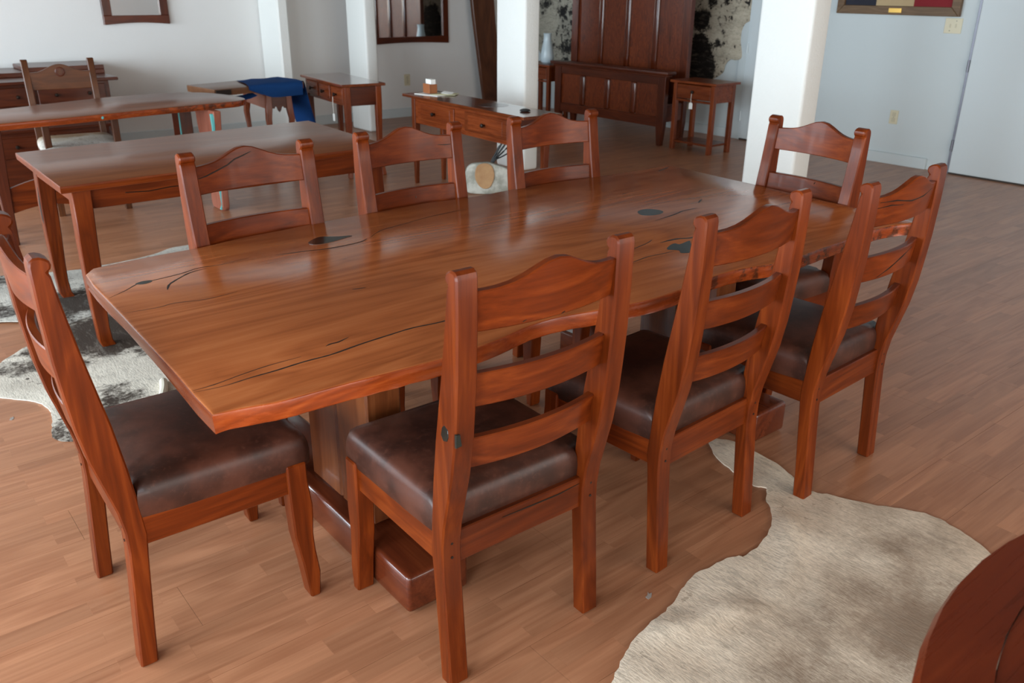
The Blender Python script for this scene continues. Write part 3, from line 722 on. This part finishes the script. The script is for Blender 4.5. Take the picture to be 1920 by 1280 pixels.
k = obj('knob', lathe([(.008, 0), (.008, .012), (.016, .02), (.014, .03), (.003, .033)], 12), KNOB, d); k.rotation_euler = (R_(90), 0, 0); k.location = (1.22, 7.762, .33)
d = obj('drawer', box(1.52, 1.90, 7.762, 7.782, .24, .40, .004), D_X, BC)

# ------------------------------------------------------------------ side table with loose slab and blue cloth
SD = thing('side_table', 'small side table with scalloped apron and curved legs under the blue cloth', 'table', (3.065, 7.15, 0), R_(-6))
obj('top', box(-.03, .25, -.03, .70, .665, .695, .004), C_Y, SD)
PALE = wood('lit_apron_front', (110, 66, 54), (140, 90, 74), (160, 108, 92), 'y', .3, .2, 6, .3, .9)  # paler wood paints the window light on the front apron
for lx in (0, .175):
    for ly in (0, .61):
        sx = 1 if lx == 0 else -1; L = []
        for z, o, t in ((.665, 0, .05), (.55, -.004, .052), (.46, -.012, .045), (.34, 0, .036), (.2, .012, .03), (.08, .008, .028), (.02, -.004, .036), (0, -.006, .036)):
            a, b = o, o + t
            X_ = (lx + a, lx + b) if sx > 0 else (lx + .05 - b, lx + .05 - a)
            Y_ = (ly + a, ly + b) if ly == 0 else (ly + .05 - b, ly + .05 - a)
            L.append([(X_[0], Y_[0], z), (X_[1], Y_[0], z), (X_[1], Y_[1], z), (X_[0], Y_[1], z)])
        obj('leg', sharp_bevel(rings(L), .003, 1, 50), C_Z, SD)
obj('apron', box(.006, .024, .05, .61, .545, .665, .002), PALE, SD)
obj('apron', box(.20, .218, .05, .61, .545, .665, .002), D_Y, SD)
scal = [(.05, .665), (.175, .665), (.175, .55), (.155, .548), (.148, .565), (.135, .56), (.125, .53), (.1125, .515), (.10, .53), (.09, .56), (.077, .565), (.07, .548), (.05, .55)]
obj('scalloped_apron', prism(scal, .006, .024, 'y', .001), D_X, SD)  # darker wood paints the shade on this end
obj('scalloped_apron', prism(scal, .63, .648, 'y', .001), D_X, SD)
SLB = thing('tabletop_slab', 'loose thick wooden tabletop slab lying askew across the small side table', 'tabletop', (0, 0, 0))
SQ = [(2.50, 7.415), (2.555, 6.95), (3.40, 7.10), (3.33, 7.62)]
obj('slab', slab(SQ, .7065, .758, .004, 0), wood('slab_light_top', (78, 48, 29), (102, 66, 41), (120, 82, 54), 'x', .35, .1, 5, .4, 1), SLB)
for (a, b) in (((2.566, 6.949), (2.70, 6.973)),):
    obj('end_patch', prism([(a[0], a[1] - .004), (b[0], b[1] - .004), (b[0], b[1] + .004), (a[0], a[1] + .004)], .712, .752, 'z', .001), CRACK, SLB)
CL = NT('blue_fabric'); nn = CL.noise(CL.obj(), 400, 2); CL.bump(nn, .2, .001)
BLUE = CL.fin(lin((38, 88, 156)), .85, .2); 
cb = bmesh.new()
def sheet(rows, bm):
    V = [[bm.verts.new(p) for p in r] for r in rows]
    for a, b in zip(V, V[1:]):
        for i in range(len(a) - 1): bm.faces.new((a[i], a[i + 1], b[i + 1], b[i]))
# over the slab's right part, hem hanging in front, then falling down the far end
def front_y(x): return 6.95 + (x - 2.555) * .1775
cols = [2.86, 2.92, 2.99, 3.06, 3.14, 3.22, 3.30, 3.38]
rows = []
for k, (dy, z) in enumerate(((.50, .762), (.36, .766), (.22, .770), (.10, .772), (.03, .770), (-.008, .762), (-.013, .74), (-.014, .715), (-.016, .69), (-.017, .655))):
    r = []
    for i, x in enumerate(cols):
        u = i / (len(cols) - 1)
        yy = front_y(x) + dy + .006 * math.sin(9 * x + k)
        xx = x + (.0 if k > 4 else .05 * (4 - k) / 4 * (1 - u) * 2)
        zz = z + (.004 * math.sin(23 * x) if k < 5 else 0)
        if k >= 5: zz = max(z, .76 - (.76 - z) * min(1, .25 + 1.6 * u))
        r.append((xx, yy, zz))
    rows.append(r)
sheet(rows, cb)
rows = []
for k, (dx, z) in enumerate(((.0, .766), (.035, .764), (.045, .74), (.055, .66), (.075, .54), (.105, .42), (.13, .32))):
    rows.append([(3.38 + dx, front_y(3.38) + .02 + q * .50 + .012 * math.sin(q * 14 + k), z - .05 * q * (k / 6)) for q in (0, .1, .2, .32, .44, .56, .68, .8)])
sheet(rows, cb)
rows = []   # tail tucked under the slab's left corner
for x, w_, z in ((2.50, .02, .703), (2.58, .06, .699), (2.68, .07, .692), (2.78, .07, .686), (2.86, .06, .69), (2.93, .05, .705)):
    rows.append([(x, front_y(x) - .02 + q * .12, z - w_ * .35 * (1 - q) - .003) for q in (0, .3, .7, 1)])
sheet(rows, cb)
bmesh.ops.solidify(cb, geom=cb.faces[:], thickness=.003)
tag(obj('blue_cloth', cb, BLUE, None, 80), 'blue cloth draped over the loose slab and the side table', 'cloth')

# ------------------------------------------------------------------ consoles
def knob(parent, loc, r=.016, rot=(0, R_(-90), 0)):
    k = obj('knob', lathe([(.007, 0), (.007, .012), (r, .02), (r * .9, .03), (.003, .034)], 14), KNOB, parent); k.rotation_euler = rot; k.location = loc; return k
def price_tag(x, y, z, rz, label, length=.14):
    t = thing('price_tag', label, 'tag', (x, y, z), rz, 'price tags')
    obj('string', tube([(0, 0, 0), (-.002, .001, -length * .5), (0, 0, -length)], .0022, 6), STRING, t)
    obj('card', prism([(-.018, -length), (.018, -length), (.022, -length - .012), (.022, -length - .06), (-.022, -length - .06), (-.022, -length - .012)], -.0015, .0015, 'x', 0), PAPER, t)
    return t
# console 1 : local x = depth (front at x=0, facing -x), local y = length
C1L = 1.02
K1 = thing('console_table', 'console table with three small drawers and a hanging price tag', 'table', (3.52, 7.02, 0), R_(-6.7))
obj('top', box(-.005, .385, -C1L / 2, C1L / 2, .757, .78, .004), C_TOP, K1)
for lx in (.03, .31):
    for ly in (-C1L / 2 + .035, C1L / 2 - .085):
        sx = -1 if lx < .1 else 1; sy = -1 if ly < 0 else 1; L = []
        for z, o, t in ((.757, 0, .05), (.6, 0, .05), (.45, -.004, .046), (.25, -.01, .038), (.1, -.004, .034), (.02, .008, .036), (0, .010, .036)):
            cx, cy = lx + .025 + sx * (.025 - t / 2 + o), ly + .025 + sy * (.025 - t / 2 + o)
            L.append([(cx - t / 2, cy - t / 2, z), (cx + t / 2, cy - t / 2, z), (cx + t / 2, cy + t / 2, z), (cx - t / 2, cy + t / 2, z)])
        obj('leg', sharp_bevel(rings(L), .003, 1, 50), C_Z, K1)
obj('apron', box(.038, .05, -.43, .43, .60, .757, .002), C_Y, K1)
obj('apron', box(.33, .345, -.43, .43, .60, .757, .002), C_Y, K1)
for y in (-.465, .450): obj('apron', box(.08, .31, y, y + .015, .60, .757, .002), D_X, K1)
for i in range(3):
    yc = .29 - i * .29
    d = obj('drawer', box(.026, .038, yc - .13, yc + .13, .622, .742, .005), C_Y, K1)
    knob(d, (.026, yc, .682))
c, s = math.cos(R_(-6.7)), math.sin(R_(-6.7))
price_tag(3.52 - .008 * c + .29 * s, 7.02 - .008 * s - .29 * c, .665, R_(-6.7), 'white price tag hanging from the knob of the three-drawer console')
# console 2
C2L = 1.66
K2 = thing('console_table', 'long low console table with two drawers under a card holder', 'table', (3.795, 5.37, 0), R_(-2.6))
obj('top', box(0, .345, -C2L / 2, C2L / 2, .697, .72, .004), C_TOP, K2)
for lx in (.02, .285):
    for ly in (-C2L / 2 + .12, C2L / 2 - .165):
        sy = -1 if ly < 0 else 1; L = []
        for z, t in ((.697, .05), (.48, .05), (.2, .038), (0, .030)):
            L.append([(lx, ly + .025 - t / 2, z), (lx + t, ly + .025 - t / 2, z), (lx + t, ly + .025 + t / 2, z), (lx, ly + .025 + t / 2, z)])
        obj('leg', sharp_bevel(rings(L), .003, 1, 50), C_Z, K2)
yl = C2L / 2 - .165
obj('apron', box(.028, .042, -yl, yl, .50, .697, .002), C_Y, K2)
obj('apron', box(.31, .322, -yl, yl, .50, .697, .002), C_Y, K2)
for y in (-yl - .03, yl + .016): obj('apron', box(.06, .30, y, y + .014, .50, .697, .002), D_X, K2)
for yc in (.345, -.345):
    d = obj('drawer', box(.018, .028, yc - .27, yc + .27, .535, .675, .004), C_Y, K2)
    obj('drawer_panel', box(.013, .019, yc - .22, yc + .22, .552, .658, .004), C_Y, d)
    knob(d, (.013, yc, .605))
obj('oval_inlay', lathe([(.115, .7198), (.115, .7206), (.01, .7206)], 40), plain('dark_knot', (50, 20, 10), .2), K2).location = (0.200, -0.194, 0)
def on2(lx, ly): 
    c, s = math.cos(R_(-2.6)), math.sin(R_(-2.6)); return (3.795 + lx * c - ly * s, 5.37 + lx * s + ly * c)
x, y = on2(.19, .63)
mg = thing('papers', 'loose pale magazines and papers under the wooden card holder', 'papers', (x, y, .7205), R_(12))
obj('sheet', box(-.10, .10, -.13, .13, 0, .004, 0), PAPER, mg)
k = obj('sheet', box(-.07, .07, -.10, .10, .0045, .008, 0), plain('yellowish_print', (196, 190, 150), .5), mg); k.rotation_euler = (0, 0, .5); k.location = (.03, -.09, 0)
k = obj('sheet', box(-.03, .03, -.045, .045, .009, .012, 0), PAPER, mg); k.rotation_euler = (.1, -.15, .3); k.location = (.05, -.10, .004)
x, y = on2(.17, .655)
ch = thing('card_holder', 'small wooden box holding white business cards on the two-drawer console', 'card holder', (x, y, .7295), R_(-4))
ob = plain('light_cedar', (150, 88, 48), .5)
obj('body', box(-.035, .035, -.05, .05, 0, .07, .003), ob, ch)
obj('front_panel', box(-.041, -.034, -.053, .053, 0, .074, .002), ob, ch)
obj('cards', box(-.02, .025, -.042, .042, .07, .108, .001), PAPER, ch)
x, y = on2(.19, -.60)
tag(obj('dark_stone', lathe([(.025, 0), (.04, .004), (.036, .012), (.02, .018), (.004, .020)], 14), IRON, None, loc=(x, y, .7205)), 'small flat dark object on the right end of the two-drawer console', 'ornament')

# ------------------------------------------------------------------ hide-like sculpture with iron rods
SCU = thing('sculpture', 'mottled white and tan slab with black iron rods behind the live-edge table', 'sculpture', (4.10, 5.385, 0), R_(-36))
t = NT('mottled_stone'); p = t.obj(); n = t.noise(p, 9, 4, .6)
cc = t.mix(t.step(n, .38, .62), lin((206, 206, 196)), lin((158, 158, 146))); t.bump(n, .3, .004)
MOT = t.fin(t.mix(t.step(t.noise(p, 4, 2), .55, .7), cc, lin((120, 128, 134))), .55, .4)
t = NT('tan_patch'); p = t.obj(); n = t.noise(p, 14, 4, .6)
TAN = t.fin(t.mix(n, lin((206, 170, 124)), lin((168, 120, 84))), .6, .3)
BODY = catmull([(-.165, .015), (-.19, .10), (-.155, .225), (-.02, .25), (.06, .235), (.17, .19), (.20, .11), (.17, .02), (.0, .0)], 5, True)
obj('body', prism(BODY, -.03, .03, 'y', .012, seg=2, lim=20), MOT, SCU)
obj('tan_patch', prism(catmull([(-.105, .15), (-.085, .228), (-.02, .248), (.03, .225), (.05, .15), (.02, .065), (-.03, .045), (-.08, .08)], 5, True), -.040, -.029, 'y', .004, lim=20), TAN, SCU)
rods = bmesh.new()
for (sx, ex, ez, r) in ((.03, .13, .42, .008), (.04, .16, .41, .008), (.05, .20, .40, .007), (.03, .09, .37, .004), (.05, .18, .32, .006)):
    tube(catmull([(.0, .045, .15), (sx, .05, .25), (.5 * (sx + ex), .055, .5 * (.25 + ez)), (ex, .06, ez)], 4), r, 6, rods)
tube([(-.01, .045, .10), (.015, .047, .22)], .016, 8, rods)
obj('iron_rods', rods, IRON, SCU)
obj('rear_foot', box(-.10, .10, .03, .16, 0, .03, .006), IRON, SCU)

# ------------------------------------------------------------------ leaning slab
LS = prism([(-.17, 0), (.10, 0), (.14, .5), (.13, 1.1), (.16, 1.7), (.15, 2.3), (-.18, 2.3), (-.20, 1.9), (-.205, 1.2), (-.19, .6)], -.03, .03, 'y', .006)
lo = obj('leaning_slab', LS, [wood('rough_slab', (40, 22, 14), (78, 42, 24), (104, 62, 36), 'z', .4, .1, 8, .8, 1.2)])
lo.location = (7.13, 9.20, .0); lo.rotation_euler = (R_(-4), R_(-4.5), 0)
tag(lo, 'tall dark live-edge slab leaning upright against the back wall', 'slab')

# ------------------------------------------------------------------ bed pieces
STILE = wood('polished_stile', *DK, 'z', 0.18, 0.4, 6, 0.3, 0.9)
def panelled(parent, x, y0, y1, z0, z1, post, rail, nst, zleg, cap):
    """Frame of posts, rails and stiles with recessed figured panels; faces -x."""
    for (a, b) in ((y0, y0 + post), (y1 - post, y1)):
        L = [[(x - .01 + i, a + i2, z) for i, i2 in ((tx, ty), (.06 - tx, ty), (.06 - tx, (b - a) - ty), (tx, (b - a) - ty))] for z, tx, ty in ((z1, 0, 0), (.22, 0, 0), (0, .008, .02))]
        obj('post', sharp_bevel(rings(L), .004, 1, 50), D_Z, parent)
    obj('rail', box(x, x + .035, y0 + post, y1 - post, z1 - rail, z1, .003), D_Y, parent)
    obj('rail', box(x, x + .035, y0 + post, y1 - post, z0, z0 + rail, .003), D_Y, parent)
    wp = (y1 - y0 - 2 * post); st = .075
    pw = (wp - nst * st) / (nst + 1)
    for k in range(nst):
        a = y0 + post + (k + 1) * pw + k * st
        obj('stile', box(x - .006, x + .035, a, a + st, z0 + rail, z1 - rail, .016, None, 3), STILE, parent)
    for k in range(nst + 1):
        a = y0 + post + k * (pw + st)
        obj('panel', box(x + .018, x + .03, a, a + pw, z0 + rail, z1 - rail, .001), BURL, parent)
    if cap:
        obj('cap', box(x - .045, x + .09, y0 - .05, y1 + .05, z1, z1 + .035, .008, None, 2), D_Y, parent)
        obj('moulding', box(x - .022, x + .07, y0 - .02, y1 + .02, z1 - .022, z1, .006), D_Y, parent)
BED = thing('bed', 'dark panelled bed frame, tall headboard standing close behind the low footboard', 'bed')
FB = bpy.data.objects.new('footboard', None); HB = bpy.data.objects.new('headboard', None)
for e in (FB, HB): COL.objects.link(e); e.parent = BED
panelled(FB, 6.88, 6.035, 7.735, .19, .715, .10, .10, 3, .19, True)
panelled(HB, 7.20, 6.045, 7.82, .35, 1.95, .10, .12, 3, .35, True)
obj('side_rail', box(6.94, 7.20, 6.06, 6.10, .24, .42, .003), D_X, BED)
obj('side_rail', box(6.94, 7.20, 7.67, 7.71, .24, .42, .003), D_X, BED)

def nightstand(label, x, y, w=.52, dp=.33, ztop=.686):
    n = thing('nightstand', label, 'nightstand', (x, y, 0), 0, 'nightstands beside the bed')
    obj('top', box(-.025, dp + .03, -.03, w + .03, ztop - .024, ztop, .004), C_Y, n)
    for lx in (0, dp - .045):
        for ly in (0, w - .045):
            obj('leg', box(lx, lx + .045, ly, ly + .045, 0, ztop - .024, .003), C_Z, n)
    obj('side_panel', box(.045, dp - .045, .006, .02, ztop - .19, ztop - .024, .002), C_Y, n)
    obj('side_panel', box(.045, dp - .045, w - .02, w - .006, ztop - .19, ztop - .024, .002), C_Y, n)
    obj('back_panel', box(dp - .03, dp - .016, .045, w - .045, ztop - .19, ztop - .024, .002), C_Y, n)
    obj('front_rail', box(.008, .03, .045, w - .045, ztop - .20, ztop - .18, .002), C_Y, n)
    d = obj('drawer', box(0, .02, .05, w - .05, ztop - .17, ztop - .035, .005), C_Y, n)
    knob(d, (0, w / 2, ztop - .10))
    obj('shelf', box(.01, dp - .01, .02, w - .02, .075, .095, .003), C_Y, n)
    return n
nightstand('nightstand with a lower shelf and hanging tag, right of the bed', 6.86, 5.395)
price_tag(6.835, 5.655, .575, 0, 'white price tag hanging from the nightstand right of the bed', .09)
nightstand('nightstand mostly hidden behind the central white pillar, holding a vase', 6.90, 7.875)
tag(obj('vase', lathe([(.05, 0), (.075, .02), (.085, .07), (.07, .16), (.05, .25), (.045, .31), (.052, .34), (.04, .34), (.03, .30)], 24), plain('pale_blue_ceramic', (176, 190, 196), .3), None, loc=(7.03, 8.06, .6865)), 'pale blue grey ceramic vase on the nightstand beside the pillar', 'vase')

# cowhides hung on the right-hand wall behind the bed
def wall_hide(name, pts, mat, label):
    P = catmull(pts, 4, True)
    bm = prism(P, X1 - .022, X1 - .014, 'x', .002)
    tag(obj(name, bm, mat, None, 60), label, 'cowhide')
HW = hide('black_white_wall_hide', (190, 182, 164), (160, 150, 132), (26, 22, 20),
          [(7.93, 6.46, .74, .22), (7.93, 6.50, .92, .16), (7.93, 6.45, .58, .2), (7.93, 6.52, 1.2, .13), (7.93, 6.38, 1.43, .07), (7.93, 6.2, 1.40, .03), (7.93, 6.19, 1.08, .02), (7.93, 6.25, .97, .025), (7.93, 6.16, .98, .02), (7.93, 6.26, .88, .02), (7.93, 6.24, 1.18, .0), (7.93, 7.0, 1.0, .3)], .26, 1.0, .02, (24, 0.58))
wall_hide('wall_cowhide', [(5.86, 1.9), (5.83, 1.55), (5.80, 1.38), (5.84, 1.24), (5.93, 1.18), (5.96, 1.05), (5.92, .86), (5.99, .82), (6.07, .82), (6.13, .76), (6.16, .67), (6.35, .55), (6.55, .35), (6.62, .22), (6.7, .35), (7.1, .5), (7.35, .8), (7.30, 1.6), (7.2, 2.1), (6.5, 2.2)], HW, 'black and white cowhide hung on the wall right of the headboard')
HW2 = hide('speckled_wall_hide', (186, 180, 164), (150, 146, 134), (32, 30, 30),
           [(7.93, 8.72, .80, .10), (7.93, 8.62, 1.0, .05), (7.93, 8.80, 1.25, .05), (7.93, 8.9, 1.0, .0), (7.93, 9.16, 1.33, .08), (7.93, 8.98, .80, .06), (7.93, 8.6, 1.25, .04)], .5, 1.0, .02, (20, 0.54))
wall_hide('wall_cowhide', [(7.6, .62), (8.0, .55), (8.4, .5), (8.8, .52), (9.1, .6), (9.3, .8), (9.36, 1.2), (9.3, 1.7), (9.1, 2.1), (8.4, 2.15), (7.8, 2.0), (7.55, 1.3)], HW2, 'speckled grey and black cowhide on the wall left of the headboard')

# ------------------------------------------------------------------ mirrors
MIR = NT('mirror_glass').fin((.9, .92, .92, 1), .02, .5, 1.0)
def mirror(x0, x1, z0, z1, fw_, label, dip, rot):
    m = thing('wall_mirror', label, 'mirror', (0, Y1, 0))
    n = 14; bot = [(x0 + (x1 - x0) * k / n, z0 + dip * math.sin(math.pi * k / n)) for k in range(n + 1)]
    obj('frame_bottom', prism(bot + [(x1, z0 + fw_), (x0, z0 + fw_)], -.045, -.004, 'y', .004), D_X, m)
    obj('frame_top', box(x0, x1, -.045, -.004, z1 - fw_, z1, .004), D_X, m)
    for a, b in ((x0, x0 + fw_), (x1 - fw_, x1)): obj('frame_side', box(a, b, -.042, -.004, z0 + fw_, z1 - fw_, .004), D_Z, m)
    obj('mirror_glass', box(x0 + fw_, x1 - fw_, -.022, -.004, z0 + fw_, z1 - fw_, .001), MIR, m)
mirror(2.455, 3.09, 1.155, 2.2, .085, 'wall mirror with dark frame above the loose slab, upper left', .018, 0)
mirror(5.30, 6.545, .868, 1.95, .085, 'large dark-framed mirror on the back wall between two pillars', .02, 0)

# ------------------------------------------------------------------ right wall: flag picture, plates
FP = thing('framed_picture', 'framed navy, tan and red banded picture on the right wall, brass plate below', 'picture', (X1, 0, 0))
ow = wood('weathered_frame', (74, 56, 40), (108, 84, 60), (132, 108, 82), 'y', .5, 0, 6, .5, .8)
ya, yb, za, zb = 3.69, 4.86, 1.325, 2.05; fr = .075
obj('frame_side', prism([(ya, za), (yb, za), (yb - fr, za + fr), (ya + fr, za + fr)], -.05, -.006, 'x', .004), ow, FP)
obj('frame_side', prism([(ya, zb), (yb, zb), (yb - fr, zb - fr), (ya + fr, zb - fr)], -.05, -.006, 'x', .004), ow, FP)
obj('frame_side', prism([(ya, za), (ya + fr, za + fr), (ya + fr, zb - fr), (ya, zb)], -.05, -.006, 'x', .004), ow, FP)
obj('frame_side', prism([(yb, za), (yb - fr, za + fr), (yb - fr, zb - fr), (yb, zb)], -.05, -.006, 'x', .004), ow, FP)
for a, b, c in ((4.475, 4.785, (30, 32, 46)), (4.115, 4.475, (176, 154, 118)), (3.765, 4.115, (124, 18, 28))):
    obj('band', box(-.03, -.008, a, b, za + fr, zb - fr, .001), plain('band_cloth', c, .8), FP)
obj('brass_plate', box(-.056, -.049, 4.21, 4.33, za + .018, za + .058, .002), BRASS, FP)
def plate(name, label, cat, x, y, z, ry, w, h, toggles):
    t = thing(name, label, cat, (x, y, z), ry, 'wall plates')
    obj('cover_plate', box(-.007, -.001, -w / 2, w / 2, -h / 2, h / 2, .002), IVORY, t)
    for (a, b, ww, hh) in toggles: obj('slot', box(-.010, -.006, a - ww / 2, a + ww / 2, b - hh / 2, b + hh / 2, .001), SOCKET if hh < .02 else plain('outlet_face', (190, 182, 156), .4), t)
plate('light_switch', 'square ivory double switch plate below the framed picture', 'switch', X1, 3.74, 1.25, 0, .15, .125, ((-.025, 0, .012, .03), (.025, 0, .012, .03), (-.025, .04, .006, .006), (.025, -.04, .006, .006)))
plate('wall_outlet', 'ivory wall outlet low on the right wall near the door', 'outlet', X1, 4.13, .43, 0, .08, .125, ((0, .025, .034, .036), (0, -.025, .034, .036), (0, 0, .006, .006)))
plate('wall_outlet', 'beige wall outlet on the back wall behind the card holder', 'outlet', 5.925, Y1, .445, R_(90), .085, .135, ((0, .025, .034, .036), (0, -.025, .034, .036), (0, 0, .006, .006)))
